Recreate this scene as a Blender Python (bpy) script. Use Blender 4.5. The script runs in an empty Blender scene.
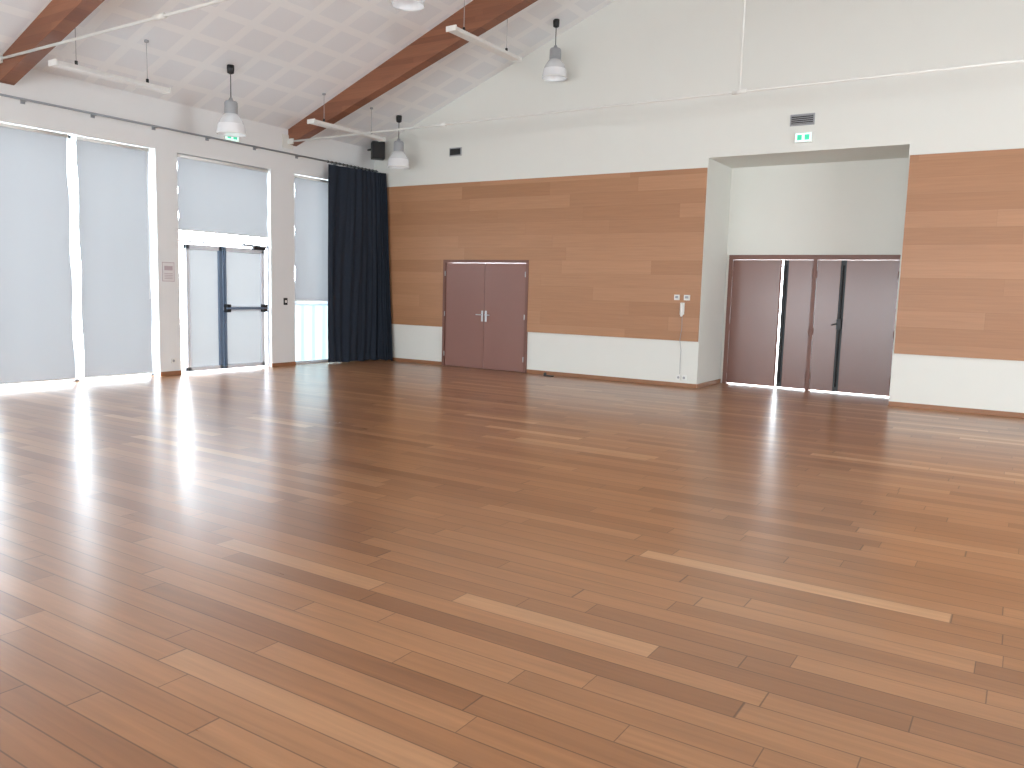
import bpy, bmesh, math, random
from mathutils import Vector, Matrix
random.seed(4)
S=bpy.context.scene
# ------------------------------------------------------------------ helpers
def srgb(r,g,b):
    f=lambda c:(c/255/12.92) if c/255<=.04045 else ((c/255+.055)/1.055)**2.4
    return (f(r),f(g),f(b),1)
def newmat(name):
    m=bpy.data.materials.new(name);m.use_nodes=True
    nt=m.node_tree;b=nt.nodes['Principled BSDF'];return m,nt,b
def plain(name,col,rough=.6,metal=0,noise=0.04,scale=8,bump=0.0,spec=.5,emit=0):
    m,nt,b=newmat(name)
    geo=nt.nodes.new('ShaderNodeNewGeometry');n=nt.nodes.new('ShaderNodeTexNoise')
    n.inputs['Scale'].default_value=scale;n.inputs['Detail'].default_value=4
    nt.links.new(geo.outputs['Position'],n.inputs['Vector'])
    mp=nt.nodes.new('ShaderNodeMapRange');mp.inputs['To Min'].default_value=1-noise;mp.inputs['To Max'].default_value=1+noise
    nt.links.new(n.outputs['Fac'],mp.inputs['Value'])
    v=nt.nodes.new('ShaderNodeVectorMath');v.operation='SCALE';v.inputs[0].default_value=col[:3]
    nt.links.new(mp.outputs[0],v.inputs['Scale']);nt.links.new(v.outputs[0],b.inputs['Base Color'])
    b.inputs['Roughness'].default_value=rough;b.inputs['Metallic'].default_value=metal
    b.inputs['Specular IOR Level'].default_value=spec
    if emit:
        b.inputs['Emission Color'].default_value=col;b.inputs['Emission Strength'].default_value=emit
    if bump:
        bp=nt.nodes.new('ShaderNodeBump');bp.inputs['Strength'].default_value=bump;bp.inputs['Distance'].default_value=.01
        nt.links.new(n.outputs['Fac'],bp.inputs['Height']);nt.links.new(bp.outputs[0],b.inputs['Normal'])
    return m
def plank_mat(name,cols,width,length,axis_u,axis_v,rough,seam=.004,seamdark=.55,grain=.12,coat=0,bumpd=.0006,patch=0.0):
    """random-length boards; axis_u = long direction index, axis_v = across"""
    m,nt,b=newmat(name);N=nt.nodes.new;L=nt.links.new
    def M(op,a,c=None,d=None):
        n=N('ShaderNodeMath');n.operation=op
        for i,q in enumerate((a,c,d)):
            if q is None:continue
            if isinstance(q,(int,float)):n.inputs[i].default_value=q
            else:L(q,n.inputs[i])
        return n.outputs[0]
    geo=N('ShaderNodeNewGeometry');sep=N('ShaderNodeSeparateXYZ');L(geo.outputs['Position'],sep.inputs[0])
    u=sep.outputs[axis_u];v=sep.outputs[axis_v]
    vr=M('DIVIDE',v,width);row=M('FLOOR',vr);fv=M('FRACT',vr)
    wn=N('ShaderNodeTexWhiteNoise');wn.noise_dimensions='1D';L(row,wn.inputs['W'])
    uu=M('ADD',M('DIVIDE',u,length),M('MULTIPLY',wn.outputs['Value'],17.3))
    # warp so the lengths differ
    uu=M('ADD',uu,M('MULTIPLY',M('SINE',M('ADD',M('MULTIPLY',uu,1.7),row)),.25))
    col=M('FLOOR',uu);fu=M('FRACT',uu)
    cmb=N('ShaderNodeCombineXYZ');L(row,cmb.inputs[0]);L(col,cmb.inputs[1])
    w2=N('ShaderNodeTexWhiteNoise');w2.noise_dimensions='2D';L(cmb.outputs[0],w2.inputs['Vector'])
    ramp=N('ShaderNodeValToRGB');cr=ramp.color_ramp
    while len(cr.elements)<len(cols):cr.elements.new(.5)
    for i,c in enumerate(cols):
        cr.elements[i].position=c[0];cr.elements[i].color=c[1]
    L(w2.outputs['Value'],ramp.inputs[0])
    # grain
    gv=N('ShaderNodeCombineXYZ');L(M('MULTIPLY',u,1.6),gv.inputs[0]);L(M('MULTIPLY',v,38),gv.inputs[1]);L(M('MULTIPLY',w2.outputs['Value'],60),gv.inputs[2])
    gn=N('ShaderNodeTexNoise');gn.inputs['Scale'].default_value=1;gn.inputs['Detail'].default_value=6;gn.inputs['Distortion'].default_value=.6;L(gv.outputs[0],gn.inputs['Vector'])
    g=N('ShaderNodeMapRange');g.inputs['From Min'].default_value=.25;g.inputs['From Max'].default_value=.75
    g.inputs['To Min'].default_value=1-grain;g.inputs['To Max'].default_value=1+grain;L(gn.outputs['Fac'],g.inputs['Value'])
    # seams
    sv=M('MINIMUM',fv,M('SUBTRACT',1,fv));sv=M('MULTIPLY',sv,width)
    su=M('MINIMUM',fu,M('SUBTRACT',1,fu));su=M('MULTIPLY',su,length)
    sd=M('MINIMUM',sv,su)
    sm=N('ShaderNodeMapRange');sm.inputs['From Min'].default_value=seam*.3;sm.inputs['From Max'].default_value=seam
    sm.inputs['To Min'].default_value=seamdark;sm.inputs['To Max'].default_value=1;L(sd,sm.inputs['Value'])
    k=M('MULTIPLY',g.outputs[0],sm.outputs[0])
    if patch:
        # slow tone drift inside a board (cathedral figure)
        pv=N('ShaderNodeCombineXYZ');L(M('MULTIPLY',u,.9),pv.inputs[0]);L(M('MULTIPLY',v,9),pv.inputs[1]);L(M('MULTIPLY',w2.outputs['Value'],90),pv.inputs[2])
        pn=N('ShaderNodeTexNoise');pn.inputs['Scale'].default_value=1;pn.inputs['Detail'].default_value=3;pn.inputs['Distortion'].default_value=1.2;L(pv.outputs[0],pn.inputs['Vector'])
        pm=N('ShaderNodeMapRange');pm.inputs['From Min'].default_value=.3;pm.inputs['From Max'].default_value=.7
        pm.inputs['To Min'].default_value=1-patch;pm.inputs['To Max'].default_value=1+patch;L(pn.outputs['Fac'],pm.inputs['Value'])
        k=M('MULTIPLY',k,pm.outputs[0])
    vm=N('ShaderNodeVectorMath');vm.operation='SCALE';L(ramp.outputs[0],vm.inputs[0]);L(k,vm.inputs['Scale'])
    L(vm.outputs[0],b.inputs['Base Color'])
    rr=M('ADD',M('MULTIPLY',gn.outputs['Fac'],.10),rough-.05);L(rr,b.inputs['Roughness'])
    b.inputs['Coat Weight'].default_value=coat;b.inputs['Coat Roughness'].default_value=.22
    if bumpd:
        bp=N('ShaderNodeBump');bp.inputs['Strength'].default_value=.2;bp.inputs['Distance'].default_value=bumpd
        L(sm.outputs[0],bp.inputs['Height']);L(bp.outputs[0],b.inputs['Normal'])
    return m

class Build:
    def __init__(s,name):
        s.name=name;s.bm=bmesh.new();s.mats=[]
    def mi(s,m):
        if m not in s.mats:s.mats.append(m)
        return s.mats.index(m)
    def box(s,x0,x1,y0,y1,z0,z1,m,rot=None):
        i=s.mi(m);r=bmesh.ops.create_cube(s.bm,size=1)
        c=Vector(((x0+x1)/2,(y0+y1)/2,(z0+z1)/2))
        for v in r['verts']:
            v.co=Vector((v.co.x*abs(x1-x0),v.co.y*abs(y1-y0),v.co.z*abs(z1-z0)))
            if rot:v.co=rot@v.co
            v.co+=c
        for f in {f for v in r['verts'] for f in v.link_faces}:f.material_index=i
        return s
    def pane(s,x,y0,y1,z0,z1,m):
        i=s.mi(m);f=s.bm.faces.new([s.bm.verts.new(p) for p in ((x,y0,z0),(x,y1,z0),(x,y1,z1),(x,y0,z1))]);f.material_index=i
        return s
    def cyl(s,p0,p1,r,m,seg=16,r2=None):
        i=s.mi(m);p0=Vector(p0);p1=Vector(p1);d=p1-p0
        q=bmesh.ops.create_cone(s.bm,cap_ends=True,segments=seg,radius1=r,radius2=r if r2 is None else r2,depth=d.length)
        R=Vector((0,0,1)).rotation_difference(d.normalized()).to_matrix()
        for v in q['verts']:v.co=R@v.co+(p0+p1)/2
        for f in {f for v in q['verts'] for f in v.link_faces}:
            f.material_index=i;f.smooth=len(f.verts)==4
        return s
    def prism(s,pts,y0,y1,m):
        """pts: list of (x,z) counter-clockwise, extruded along y"""
        i=s.mi(m);a=[s.bm.verts.new((x,y0,z)) for x,z in pts];b=[s.bm.verts.new((x,y1,z)) for x,z in pts]
        fs=[s.bm.faces.new(a),s.bm.faces.new(b[::-1])]
        n=len(pts)
        for k in range(n):fs.append(s.bm.faces.new((a[k],b[k],b[(k+1)%n],a[(k+1)%n])))
        for f in fs:f.material_index=i
        return s
    def lathe(s,prof,c,m,seg=32,caps=False):
        i=s.mi(m);rings=[]
        for r,z in prof:
            rings.append([s.bm.verts.new((c[0]+r*math.cos(2*math.pi*k/seg),c[1]+r*math.sin(2*math.pi*k/seg),c[2]+z)) for k in range(seg)])
        for a,b in zip(rings,rings[1:]):
            for k in range(seg):
                f=s.bm.faces.new((a[k],a[(k+1)%seg],b[(k+1)%seg],b[k]));f.material_index=i;f.smooth=True
        if caps:
            for rg in (rings[0],rings[-1]):
                f=s.bm.faces.new(rg);f.material_index=i
        return s
    def grid(s,fn,nu,nv,m,smooth=True):
        i=s.mi(m);V=[[s.bm.verts.new(fn(a/nu,b/nv)) for b in range(nv+1)] for a in range(nu+1)]
        for a in range(nu):
            for b in range(nv):
                f=s.bm.faces.new((V[a][b],V[a+1][b],V[a+1][b+1],V[a][b+1]));f.material_index=i;f.smooth=smooth
        return s
    def done(s,bevel=0,normals=True):
        if normals:bmesh.ops.recalc_face_normals(s.bm,faces=s.bm.faces)
        vs=[v.co for v in s.bm.verts]
        c=Vector([(min(v[k] for v in vs)+max(v[k] for v in vs))/2 for k in range(3)])
        for v in s.bm.verts:v.co-=c
        me=bpy.data.meshes.new(s.name);s.bm.to_mesh(me);s.bm.free()
        for m in s.mats:me.materials.append(m)
        o=bpy.data.objects.new(s.name,me);o.location=c;S.collection.objects.link(o)
        if bevel:
            md=o.modifiers.new('bevel','BEVEL');md.width=bevel;md.segments=2;md.limit_method='ANGLE';md.angle_limit=math.radians(50)
        return o

# ------------------------------------------------------------------ materials
white=plain('white_paint',srgb(227,227,220),.75,noise=.015,scale=3,bump=.03)
white_l=plain('white_paint_side',srgb(230,231,231),.7,noise=.015,scale=3,bump=.03)
base_m=plain('skirting_wood',srgb(150,104,72),.45,noise=.1,scale=6)
doorm=plain('door_mauve',srgb(138,97,86),.38,noise=.03,scale=3)
doorm2=plain('door_mauve_gloss',srgb(124,88,78),.24,noise=.03,scale=3)
framem=plain('door_frame',srgb(122,82,70),.45)
steel=plain('steel',srgb(190,190,190),.3,metal=1)
black=plain('black_plastic',srgb(22,23,26),.45)
dark=plain('dark_slot',srgb(50,50,50),.6)
plastic=plain('white_plastic',srgb(232,232,228),.4)
greyp=plain('grey_plastic',srgb(160,162,165),.5)
alu=plain('white_aluminium',srgb(225,230,238),.35)
alud=plain('grey_aluminium',srgb(105,124,148),.4)
rodm=plain('white_steel',srgb(225,224,218),.45)
railm=plain('rail_grey',srgb(150,155,160),.4,metal=.3)
beamm=plank_mat('glulam',[(0,srgb(120,74,52)),(.5,srgb(132,84,60)),(1,srgb(142,92,66))],.09,3.0,0,2,.5,seam=.003,seamdark=.85,grain=.12)
# timber lamella direction is close enough to the rafter slope
floorm=plank_mat('oak_parquet',[(0,srgb(145,98,62)),(.3,srgb(159,111,73)),(.8,srgb(171,122,82)),(.96,srgb(180,132,92)),(1,srgb(202,158,118))],.135,1.35,0,1,.30,seam=.0042,seamdark=.45,grain=.12,coat=.35,bumpd=0,patch=.07)
panelm=plank_mat('wood_panelling',[(0,srgb(165,118,83)),(.5,srgb(172,125,90)),(1,srgb(180,133,98))],.235,2.4,0,2,.45,seam=.004,seamdark=.88,grain=.07,bumpd=.0004)
# ceiling : plaster boards with square perforated fields
def ceil_mat():
    m,nt,b=newmat('acoustic_plasterboard');N=nt.nodes.new;L=nt.links.new
    geo=N('ShaderNodeNewGeometry');sep=N('ShaderNodeSeparateXYZ');L(geo.outputs['Position'],sep.inputs[0])
    def M(op,a,c=None):
        n=N('ShaderNodeMath');n.operation=op
        for i,q in enumerate((a,c)):
            if q is None:continue
            if isinstance(q,(int,float)):n.inputs[i].default_value=q
            else:L(q,n.inputs[i])
        return n.outputs[0]
    def fld(o,p,off):
        f=M('FRACT',M('DIVIDE',M('ADD',o,off),p));d=M('ABSOLUTE',M('SUBTRACT',f,.5));return M('LESS_THAN',d,.38)
    k=M('MULTIPLY',fld(sep.outputs[0],.56,.1),fld(sep.outputs[1],.6,.1))
    mix=N('ShaderNodeMix');mix.data_type='RGBA';mix.inputs['A'].default_value=srgb(240,241,241);mix.inputs['B'].default_value=srgb(232,234,236)
    L(k,mix.inputs['Factor'])
    L(mix.outputs['Result'],b.inputs['Base Color']);b.inputs['Roughness'].default_value=.85
    return m
ceilm=ceil_mat()
def fabric(name,col,trans,tf):
    m,nt,b=newmat(name);N=nt.nodes.new;L=nt.links.new
    out=nt.nodes['Material Output'];geo=N('ShaderNodeNewGeometry')
    w=N('ShaderNodeTexNoise');w.inputs['Scale'].default_value=160;L(geo.outputs['Position'],w.inputs['Vector'])
    bp=N('ShaderNodeBump');bp.inputs['Strength'].default_value=.15;bp.inputs['Distance'].default_value=.002;L(w.outputs['Fac'],bp.inputs['Height'])
    b.inputs['Base Color'].default_value=col;b.inputs['Roughness'].default_value=.8;L(bp.outputs[0],b.inputs['Normal'])
    t=N('ShaderNodeBsdfTranslucent');t.inputs['Color'].default_value=trans
    mx=N('ShaderNodeMixShader');mx.inputs[0].default_value=tf
    L(b.outputs[0],mx.inputs[1]);L(t.outputs[0],mx.inputs[2]);L(mx.outputs[0],out.inputs['Surface'])
    return m
blindm=fabric('blind_fabric',srgb(218,219,223),(.060,.060,.062,1),.5)
curtm=plain('curtain_slate',srgb(43,49,59),.95,noise=.12,scale=30,spec=.15)
def glass(name,col,fac,rough=.05):
    m,nt,b=newmat(name);N=nt.nodes.new;L=nt.links.new
    t=N('ShaderNodeBsdfTransparent');t.inputs['Color'].default_value=col
    b.inputs['Base Color'].default_value=col;b.inputs['Roughness'].default_value=rough
    mx=N('ShaderNodeMixShader');mx.inputs[0].default_value=fac
    L(t.outputs[0],mx.inputs[1]);L(b.outputs[0],mx.inputs[2]);L(mx.outputs[0],nt.nodes['Material Output'].inputs['Surface'])
    return m
glassm=glass('window_glass',(.9,.95,.97,1),.12)
frost=fabric('frosted_glass',srgb(205,228,235),(.105,.135,.14,1),.75)
frost2=fabric('frosted_glass_rib',srgb(205,228,235),(.07,.095,.105,1),.75)
doorpane=fabric('door_pane_film',srgb(218,221,226),(.068,.070,.072,1),.5)
shadem=glass('lamp_shade_acrylic',(.93,.95,.97,1),.55,.15)
shadelow=glass('lamp_shade_prism',(.97,.98,1,1),.75,.2)
signg=plain('exit_green',srgb(60,190,150),.4,emit=.7)
signw=plain('sign_face',srgb(215,250,240),.4,emit=.8)
paper=plain('paper',srgb(225,222,222),.7)
ink=plain('poster_ink',srgb(188,172,178),.7)

# ------------------------------------------------------------------ room shell
W=16.9;YF=-19.0;RX=8.45;EV=4.4;SL=.385
def cz(x):return EV+SL*(x if x<RX else W-x)
RG=cz(RX)
Build('floor').box(-.3,W+.3,YF-.3,1.5,-.2,0,floorm).done()
b=Build('wall_back')
T=.25
b.box(0,1.90,0,T,0,EV,white).box(1.90,3.90,0,T,2.12,EV,white).box(3.90,7.25,0,T,0,EV,white)
b.box(7.25,10.2,0,T,3.77,EV,white).box(10.2,W,0,T,0,EV,white)
b.prism([(0,EV),(W,EV),(RX,RG)],0,T,white)
b.done()
b=Build('wall_recess')
b.box(7.05,7.25,T,1.2,0,3.97,white).box(10.2,10.4,T,1.2,0,3.97,white)
b.box(7.25,10.2,T,1.2,3.77,3.97,white)
b.box(7.05,10.4,1.2,1.4,2.27,3.97,white).box(7.05,7.31,1.2,1.4,0,2.27,white).box(10.12,10.4,1.2,1.4,0,2.27,white)
b.done()
b=Build('wall_left')
WT=3.62
b.box(-.3,0,YF,-8.9,0,EV,white_l).box(-.3,0,-5.06,-4.67,0,EV,white_l).box(-.3,0,-2.76,-2.19,0,EV,white_l).box(-.3,0,-.95,T,0,EV,white_l)
for a,c in ((-8.9,-5.06),(-4.67,-2.76),(-2.19,-.95)):b.box(-.3,0,a,c,WT,EV,white_l)
b.done()
RY0,RY1,RZ0,RZ1=-7.4,-3.8,.9,3.1
b=Build('wall_right')
b.box(W,W+.3,YF,RY0,0,EV,white).box(W,W+.3,RY0,RY1,0,RZ0,white).box(W,W+.3,RY0,RY1,RZ1,EV,white).box(W,W+.3,RY1,T,0,EV,white)
b.done()
b=Build('window_3')
for k in range(4):
    y=RY0+(RY1-RY0-.06)*k/3;b.box(W+.12,W+.18,y,y+.06,RZ0,RZ1,alu)
b.box(W+.12,W+.18,RY0,RY1,RZ0,RZ0+.06,alu).box(W+.12,W+.18,RY0,RY1,RZ1-.06,RZ1,alu)
b.done(.004)
b=Build('wall_front')
# glazed openings behind the photographer
FZ=2.38
b.box(0,2,YF-.3,YF,0,EV,white).box(2,15,YF-.3,YF,FZ,EV,white).box(15,W,YF-.3,YF,0,EV,white).box(2,15,YF-.3,YF,0,.5,white)
b.box(6.1,6.6,YF-.3,YF,.5,FZ,white).box(10.4,10.9,YF-.3,YF,.5,FZ,white)
b.prism([(0,EV),(W,EV),(RX,RG)],YF-.3,YF,white)
b.done()
b=Build('window_4')
for a,c in ((2,6.1),(6.6,10.4),(10.9,15)):
    for k in range(4):
        x=a+(c-a-.06)*k/3;b.box(x,x+.06,YF-.2,YF-.14,.5,FZ,alu)
    b.box(a,c,YF-.2,YF-.14,.5,.56,alu).box(a,c,YF-.2,YF-.14,FZ-.06,FZ,alu)
b.done(.004)
b=Build('ceiling')
t=.15
b.prism([(-.3,EV-.3*SL),(RX,RG),(RX,RG+t),(-.3,EV-.3*SL+t)],YF-.3,T,ceilm)
b.prism([(RX,RG),(W+.3,EV-.3*SL),(W+.3,EV-.3*SL+t),(RX,RG+t)],YF-.3,T,ceilm)
b.done()
# wood panelling
b=Build('trim_1')
PT,PB=3.61,.78
b.box(.02,1.90,-.03,0,PB,PT,panelm).box(1.90,3.90,-.03,0,2.12,PT,panelm).box(3.90,7.24,-.03,0,PB,PT,panelm);b.done()
Build('trim_2').box(10.22,W-.02,-.03,0,PB,PT,panelm).done()
b=Build('baseboard_back')
b.box(.02,1.89,-.018,0,0,.07,base_m).box(3.91,7.25,-.018,0,0,.07,base_m).box(10.2,W,-.018,0,0,.07,base_m);b.done(.003)
Build('baseboard_recess').box(7.25,7.268,0,1.2,0,.07,base_m).done(.003)
b=Build('baseboard_left')
for a,c in ((YF,-8.9),(-5.06,-4.67),(-2.76,-2.19)):b.box(0,.018,a,c,0,.07,base_m)
b.done(.003)
Build('ground_terrace').box(-14,-.31,-25,6,-.25,-.12,plain('concrete',srgb(190,190,186),.9)).done()
Build('ground_porch').box(4,16,1.51,12,-.25,-.03,plain('concrete_porch',srgb(190,186,180),.9)).done()

# ------------------------------------------------------------------ roof beams & tie rods
def beam(y):
    b=Build('roof_beam')
    def dp(x):
        d=x if x<RX else W-x
        return .28+.047*d
    b.prism([(.0,cz(0)-dp(0)),(RX,RG-dp(RX)),(W,cz(W)-dp(W)),(W,cz(W)),(RX,RG),(0,EV)],y,y+.2,beamm)
    b.done(.006)
def rod(y,z):
    b=Build('tie_rod')
    b.cyl((.0,y+.06,z),(W,y+.06,z),.017,rodm,10)
    b.cyl((RX,y+.06,z),(RX,y+.06,RG-.6),.014,rodm,10)
    for x in (RX,3.6,W-3.6):b.cyl((x-.09,y+.06,z),(x+.09,y+.06,z),.03,rodm,12)
    b.box(0,.02,y-.06,y+.18,z-.12,z+.12,rodm)
    b.box(.02,.16,y+.045,y+.075,z-.05,z+.05,rodm)
    b.done()
for y,z in ((-2.34,4.19),(-7.34,4.40),(-12.34,4.3),(-17.3,4.3)):beam(y)
rod(-2.42,4.17);rod(-7.42,4.40)

# ------------------------------------------------------------------ windows
def window(name,y0,y1,muls,z0=0,z1=WT,panel=glassm,low=None):
    b=Build(name)
    x0,x1=-.24,-.17;fr=.05
    b.box(x0,x1,y0,y0+fr,z0,z1,alu).box(x0,x1,y1-fr,y1,z0,z1,alu).box(x0,x1,y0,y1,z1-fr,z1,alu).box(x0,x1,y0,y1,z0,z0+.03,alu)
    for m in muls:b.box(x0,x1,m-.03,m+.03,z0,z1,alu)
    b.pane(-.205,y0+fr,y1-fr,z0+.03,z1-fr,panel)
    if low:
        b.box(x0,x1,y0,y1,low-.03,low+.03,alu)
    return b.done(.004)
window('window_1',-8.9,-5.06,[-7.64,-6.33])
b=Build('window_2')
x0,x1=-.24,-.17
y0,y1=-2.19,-.95
b.box(x0,x1,y0,y0+.05,0,WT,alu).box(x0,x1,y1-.05,y1,0,WT,alu).box(x0,x1,y0,y1,WT-.05,WT,alu).box(x0,x1,y0,y1,0,.05,alu)
b.box(x0,x1,y0,y1,1.16,1.24,alu)
b.pane(-.205,y0+.05,y1-.05,1.24,WT-.05,glassm)
n=12
for k in range(n):
    a=y0+.05+(y1-y0-.1)*k/n;c=y0+.05+(y1-y0-.1)*(k+1)/n
    b.pane(-.205,a,c,.05,1.16,frost if k%3 else frost2)
b.done(.004)
def blind(y0,y1,z0,z1,x=-.05,chain=False):
    b=Build('roller_blind')
    ph=random.random()*6
    def fn(u,v):
        y=y0+(y1-y0)*u;z=z0+.02+(z1-z0-.06)*v
        e=.009*math.sin(v*19+ph)*(1 if u>.5 else -1)*abs(2*u-1)**6
        return (x+.006*math.sin(v*9+ph+u*2)*(1-v)+.003*math.sin(u*14+ph),y+e,z)
    b.grid(fn,24,60,blindm)
    b.cyl((x,y0,z1-.035),(x,y1,z1-.035),.026,plastic,14)
    b.cyl((x,y0,z0+.015),(x,y1,z0+.015),.012,plastic,10)
    for y in (y0-.008,y1+.0):b.box(x-.03,x+.03,y,y+.008,z1-.07,z1,plastic)
    if chain:b.cyl((x+.035,y1-.03,z1-.05),(x+.035,y1-.03,1.25),.003,plastic,6).cyl((x+.03,y1-.045,z1-.05),(x+.03,y1-.045,1.25),.003,plastic,6)
    b.done(normals=False)
blind(-8.85,-7.70,.05,WT);blind(-7.58,-6.43,.05,WT);blind(-6.29,-5.16,.05,WT,chain=True)
blind(-4.64,-2.80,2.38,WT);blind(-2.15,-1.0,1.23,WT)

# glazed exit door (door_1)
b=Build('door_1')
x0,x1=-.14,-.07
b.box(x0,x1,-4.67,-4.64,0,2.28,alu).box(x0,x1,-2.79,-2.76,0,2.28,alu).box(x0,x1,-4.67,-2.76,2.20,2.23,alu)
b.box(x0,x1,-4.67,-2.76,WT-.06,WT,alu).box(x0,x1,-4.67,-4.64,2.28,WT,alu).box(x0,x1,-2.79,-2.76,2.28,WT,alu)
b.pane(-.105,-4.61,-2.82,2.23,WT-.06,glassm)
def leaf(a,c,mid):
    st=.07
    b.box(x0+.01,x1+.01,a,a+st,.03,2.17,alud if a>-4 else alu).box(x0+.01,x1+.01,c-st,c,.03,2.17,alud if c<-3 else alu)
    b.box(x0+.01,x1+.01,a,c,2.09,2.17,alu).box(x0+.01,x1+.01,a,c,.03,.10,alu)
    b.pane(-.10,a+st,c-st,.10,2.10,doorpane)
    if mid:b.box(x0+.01,x1+.01,a,c,1.06,1.13,alu)
leaf(-4.50,-3.78,False);leaf(-3.765,-2.86,True)
b.cyl((.02,-3.76,1.10),(.02,-2.88,1.10),.022,alud,14)
for y in (-3.72,-2.92):b.box(-.06,.035,y-.04,y+.04,1.03,1.17,black)
b.cyl((-.04,-3.74,1.15),(-.04,-3.74,2.15),.010,alud,8).cyl((-.04,-3.74,.05),(-.04,-3.74,1.05),.010,alud,8)
b.box(-.06,.0,-3.15,-2.88,2.15,2.21,black)
b.cyl((-.02,-3.0,2.22),(-.01,-3.45,2.24),.010,black,8)
b.done(.004)

# double door in panelling (door_2)
b=Build('door_2')
b.box(1.90,1.955,-.045,.16,0,2.12,framem).box(3.845,3.90,-.045,.16,0,2.12,framem).box(1.955,3.845,-.045,.16,2.065,2.12,framem)
for a,c in ((1.962,2.895),(2.903,3.838)):
    b.box(a,c,-.02,.03,.008,2.058,doorm)
b.box(1.955,3.845,.04,.06,0,2.06,black)
for x in (2.86,2.945):
    b.box(x-.022,x+.022,-.028,-.02,.93,1.14,steel)
    b.cyl((x,-.02,1.06),(x,-.07,1.06),.010,steel,10)
b.cyl((2.86,-.07,1.06),(2.74,-.07,1.06),.010,steel,10).cyl((2.945,-.07,1.06),(3.06,-.07,1.06),.010,steel,10)
for z in (.25,1.05,1.85):
    b.cyl((1.958,-.05,z-.05),(1.958,-.05,z+.05),.009,steel,8).cyl((3.842,-.05,z-.05),(3.842,-.05,z+.05),.009,steel,8)
b.done(.002)

# recess exit doors (door_3)
b=Build('door_3')
DB=.014
b.box(7.31,7.38,1.15,1.30,0,2.27,framem).box(10.05,10.12,1.15,1.30,0,2.27,framem).box(7.38,10.05,1.15,1.30,2.19,2.27,framem)
b.box(8.74,8.80,1.15,1.30,0,2.19,framem)
for a,c in ((7.385,8.205),(8.34,8.735),(8.805,9.175),(9.262,10.045)):
    b.box(a,c,1.17,1.215,DB,2.185,doorm2)
b.box(8.25,8.34,1.18,1.21,DB,2.185,black).box(9.175,9.262,1.18,1.21,DB,2.185,black)
b.cyl((9.215,1.16,.1),(9.215,1.16,2.1),.012,black,8).cyl((8.295,1.16,.1),(8.295,1.16,2.1),.012,black,8)
b.box(9.175,9.25,1.11,1.18,1.05,1.22,black).cyl((9.19,1.12,1.15),(9.10,1.12,1.12),.011,black,8)
b.box(8.205,8.222,1.19,1.21,DB,2.185,framem)
for z in (.25,1.0,1.95):
    for x in (7.384,8.74,8.80,10.046):b.cyl((x,1.155,z-.06),(x,1.155,z+.06),.012,framem,8)
b.done(.002)

# ------------------------------------------------------------------ curtain
def cpath(s,v):
    # v: 0 bottom 1 top ; polyline from left end along wall, turning the corner
    P=[(.20,-1.50),(.26,-1.0),(.30,-.55),(.33,-.22),(.40+.12*(1-v),-.16),(.40+.26*(1-v),-.10)]
    t=s*(len(P)-1);i=min(int(t),len(P)-2);f=t-i
    return Vector((P[i][0]*(1-f)+P[i+1][0]*f,P[i][1]*(1-f)+P[i+1][1]*f))
b=Build('curtain')
def cf(u,v):
    p=cpath(u,v);q=cpath(min(u+.01,1),v)-cpath(max(u-.01,0),v);n=Vector((-q.y,q.x)).normalized()*-1
    a=(.014+.014*(1-v))*math.sin(u*80+2.5*math.sin(v*3+u*7))+.012*math.sin(u*41+2+v)+.02*math.sin(u*17)
    p=p+n*a*-1
    return (max(p.x,.06),min(p.y,-.045),.02+3.86*v+.01*math.sin(u*30)*(1-v))
b.grid(cf,220,24,curtm)
b.grid(lambda u,v:(cf(u,v)[0]-.008,cf(u,v)[1]-.002,cf(u,v)[2]),220,2,curtm)
o=b.done(normals=False)
b=Build('curtain_rail')
b.cyl((.17,-9.2,3.93),(.17,-.08,3.93),.016,railm,12)
for k in range(10):
    y=-9.0+k*.98;b.box(0,.17,y-.008,y+.008,3.925,3.94,railm).box(0,.01,y-.03,y+.03,3.90,3.96,railm)
for k in range(14):
    y=-1.5+k*.105;b.cyl((.17,y-.004,3.93),(.17,y+.004,3.93),.026,black,12)
b.done()

# ------------------------------------------------------------------ ceiling pendants & linear lights
def pendant(x,y,z):
    b=Build('pendant_lamp');c=(x,y,z);top=cz(x)
    pr=[(.215,0),(.222,.012),(.214,.03),(.208,.09),(.196,.15)]
    b.lathe(pr,c,shadelow,40)
    b.lathe([(.196,.15),(.175,.20),(.145,.25),(.115,.29),(.095,.31)],c,shadem,40)
    b.lathe([(.221,.0),(.224,.006),(.221,.012),(.215,.006)],c,plastic,40)
    b.lathe([(.075,.30),(.098,.305),(.1,.33),(.098,.47),(.085,.495),(.04,.505),(.02,.55)],c,greyp,32,True)
    b.lathe([(.02,.16),(.045,.19),(.05,.23),(.03,.28),(.028,.31)],c,plastic,20,True)
    b.cyl((x,y,z+.54),(x,y,top-.06),.007,black,8)
    b.lathe([(.02,-.13),(.05,-.115),(.055,-.05),(.055,.0)],(x,y,top),black,20,True)
    b.done(normals=False)
for p in ((1.2,-4.55,3.83),(1.2,-.62,3.88),(4.6,-4.40,5.24),(4.6,-.50,5.20),(4.6,-8.4,5.2),(1.2,-8.5,3.83),(12.3,-4.4,5.2),(12.3,-.5,5.2)):pendant(*p)
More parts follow.
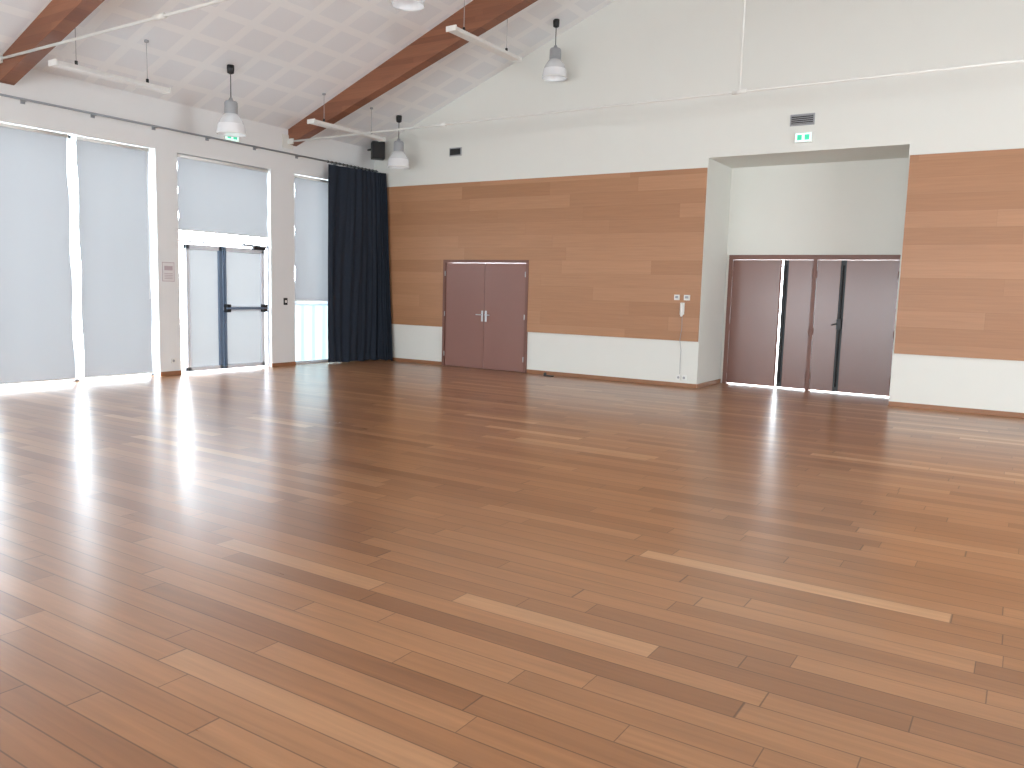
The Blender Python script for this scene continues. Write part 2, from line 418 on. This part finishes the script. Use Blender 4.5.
def strip(x,y0,y1,z):
    b=Build('fluorescent_light');top=cz(x)
    w=.085
    b.prism([(x-w,z),(x+w,z),(x+w*.6,z+.06),(x-w*.6,z+.06)],y0,y1,plastic)
    b.box(x-.07,x+.07,y0+.04,y1-.04,z-.006,z+.002,plastic)
    b.box(x-.09,x+.09,y0-.01,y0+.01,z-.012,z+.062,plastic).box(x-.09,x+.09,y1-.01,y1+.01,z-.012,z+.062,plastic)
    for y in (y0+.3,y1-.3):
        b.cyl((x,y,z+.06),(x,y,top),.005,greyp,6).cyl((x,y,z+.06),(x,y,z+.12),.02,black,8).cyl((x,y,top-.03),(x,y,top),.03,greyp,10)
    b.done(.002)
strip(1.2,-7.25,-5.65,4.22);strip(1.2,-2.9,-1.1,4.31);strip(4.6,-3.45,-1.72,5.19);strip(4.6,-7.6,-5.9,5.19)

# ------------------------------------------------------------------ wall fittings
def exit_sign(pos,ax):
    b=Build('exit_sign');x,y,z=pos
    if ax=='B':
        b.box(x-.13,x+.13,-.05,0,z-.075,z+.075,plastic).box(x-.115,x+.115,-.054,-.05,z-.06,z+.06,signw)
        b.box(x-.09,x-.02,-.057,-.054,z-.04,z+.04,signg).box(x+.02,x+.09,-.057,-.054,z-.04,z+.04,signg)
    else:
        b.box(0,.05,y-.15,y+.15,z-.085,z+.085,plastic).box(.05,.054,y-.135,y+.135,z-.07,z+.07,signw)
        b.box(.054,.057,y-.10,y-.02,z-.045,z+.045,signg).box(.054,.057,y+.02,y+.10,z-.045,z+.045,signg)
    b.done(.003)
exit_sign((8.73,0,3.97),'B');exit_sign((0,-3.63,4.05),'L')
def vent(x,z,w,h):
    b=Build('air_vent')
    b.box(x-w/2,x+w/2,-.02,0,z-h/2,z+h/2,greyp).box(x-w/2+.02,x+w/2-.02,-.024,-.02,z-h/2+.02,z+h/2-.02,dark)
    n=5
    for k in range(n):
        zz=z-h/2+.03+(h-.06)*k/(n-1);b.box(x-w/2+.02,x+w/2-.02,-.034,-.022,zz-.005,zz+.005,greyp if w>.32 else dark)
    b.done(.002)
vent(8.69,4.24,.36,.17);vent(2.13,4.21,.29,.16)
b=Build('wall_speaker')
R=Matrix.Rotation(math.radians(-40),3,'Z')
b.box(.24,.48,-.42,-.16,4.14,4.48,black,R).box(.345,.375,-.30,-.27,4.17,4.45,dark,R)
b.cyl((.0,-.2,4.36),(.3,-.27,4.36),.02,black,10)
b.done(.01)
# wall phone and sockets
b=Build('wall_phone')
b.box(6.80,6.89,-.06,-.03,1.46,1.55,plastic).box(6.82,6.87,-.064,-.06,1.49,1.53,greyp)
b.box(6.97,7.07,-.06,-.03,1.46,1.55,plastic).box(6.99,7.05,-.064,-.06,1.49,1.53,greyp)
b.box(6.91,6.98,-.055,-.03,1.22,1.42,plastic).cyl((6.945,-.075,1.19),(6.945,-.075,1.40),.018,plastic,12)
b.cyl((6.945,-.075,1.37),(6.945,-.05,1.40),.024,plastic,12).cyl((6.945,-.075,1.22),(6.945,-.05,1.22),.024,plastic,12)
pts=[(6.95,1.2),(6.955,1.0),(6.93,.80),(6.96,.62),(6.955,.4),(6.96,.22)]
for p,q in zip(pts,pts[1:]):b.cyl((p[0],-.04,p[1]),(q[0],-.04,q[1]),.005,greyp,6)
b.done(.003)
b=Build('power_outlet')
for x in (6.93,7.03):b.box(x-.04,x+.04,-.02,0,.12,.20,plastic).cyl((x,-.022,.16),(x,-.02,.16),.022,greyp,16)
b.done(.003)
b=Build('power_outlet')
b.box(0,.015,-4.86,-4.78,.20,.28,plastic).cyl((.015,-4.82,.24),(.018,-4.82,.24),.022,greyp,16);b.done(.002)
b=Build('light_switch')
b.box(0,.02,-2.47,-2.39,1.16,1.29,black).box(.02,.024,-2.455,-2.405,1.20,1.25,plastic);b.done(.002)
b=Build('poster')
b.box(0,.004,-4.985,-4.765,1.54,1.85,ink).box(.004,.007,-4.975,-4.775,1.55,1.84,paper).box(.007,.008,-4.95,-4.80,1.72,1.79,ink)
for k in range(4):b.box(.007,.008,-4.95,-4.80,1.58+.027*k,1.590+.027*k,ink)
b.done()
b=Build('door_stop')
b.cyl((4.44,-.23,0),(4.44,-.23,.05),.028,black,16).cyl((4.44,-.23,.05),(4.44,-.23,.065),.02,dark,16);b.box(4.45,4.62,-.25,-.21,0,.02,black);b.done(.002)

# ------------------------------------------------------------------ light
w=bpy.data.worlds.new('sky');S.world=w;w.use_nodes=True
bg=w.node_tree.nodes['Background'];bg.inputs[0].default_value=(.86,.94,1,1);bg.inputs[1].default_value=22.0
def portal(name,loc,rot,sx,sy):
    l=bpy.data.lights.new(name,'AREA');l.shape='RECTANGLE';l.size=sx;l.size_y=sy
    l.cycles.is_portal=True
    o=bpy.data.objects.new(name,l);o.location=loc;o.rotation_euler=rot;S.collection.objects.link(o)
for i,(a,c) in enumerate(((2,6.1),(6.6,10.4),(10.9,15))):
    portal('window_portal',((a+c)/2,YF-.31,(FZ+.5)/2),(math.radians(90),0,0),c-a,FZ-.5)
portal('window_portal',(W+.31,(RY0+RY1)/2,(RZ0+RZ1)/2),(0,math.radians(90),0),RZ1-RZ0,RY1-RY0)
for a,c in ((-8.9,-5.06),(-4.67,-2.76),(-2.19,-.95)):
    portal('window_portal',(-.31,(a+c)/2,WT/2),(0,math.radians(-90),0),WT,c-a)
portal('window_portal',(8.7,1.42,1.13),(math.radians(-90),0,0),2.8,2.27)

# ------------------------------------------------------------------ camera
f_,yaw,pit,rol=803.1472,.5687,-.1152,.0272
fw=Vector((-math.sin(yaw)*math.cos(pit),math.cos(yaw)*math.cos(pit),math.sin(pit)))
r=Vector((math.cos(yaw),math.sin(yaw),0));u=r.cross(fw)
r2=r*math.cos(rol)+u*math.sin(rol);u2=-r*math.sin(rol)+u*math.cos(rol)
cam=bpy.data.cameras.new('camera');co=bpy.data.objects.new('camera',cam);S.collection.objects.link(co)
M=Matrix((r2,u2,-fw)).transposed().to_4x4();M.translation=Vector((11.8491,-12.9385,1.5361));co.matrix_world=M
cam.sensor_width=36;cam.lens=f_*36/1024;cam.clip_start=.05;S.camera=co
S.view_settings.view_transform='Standard'
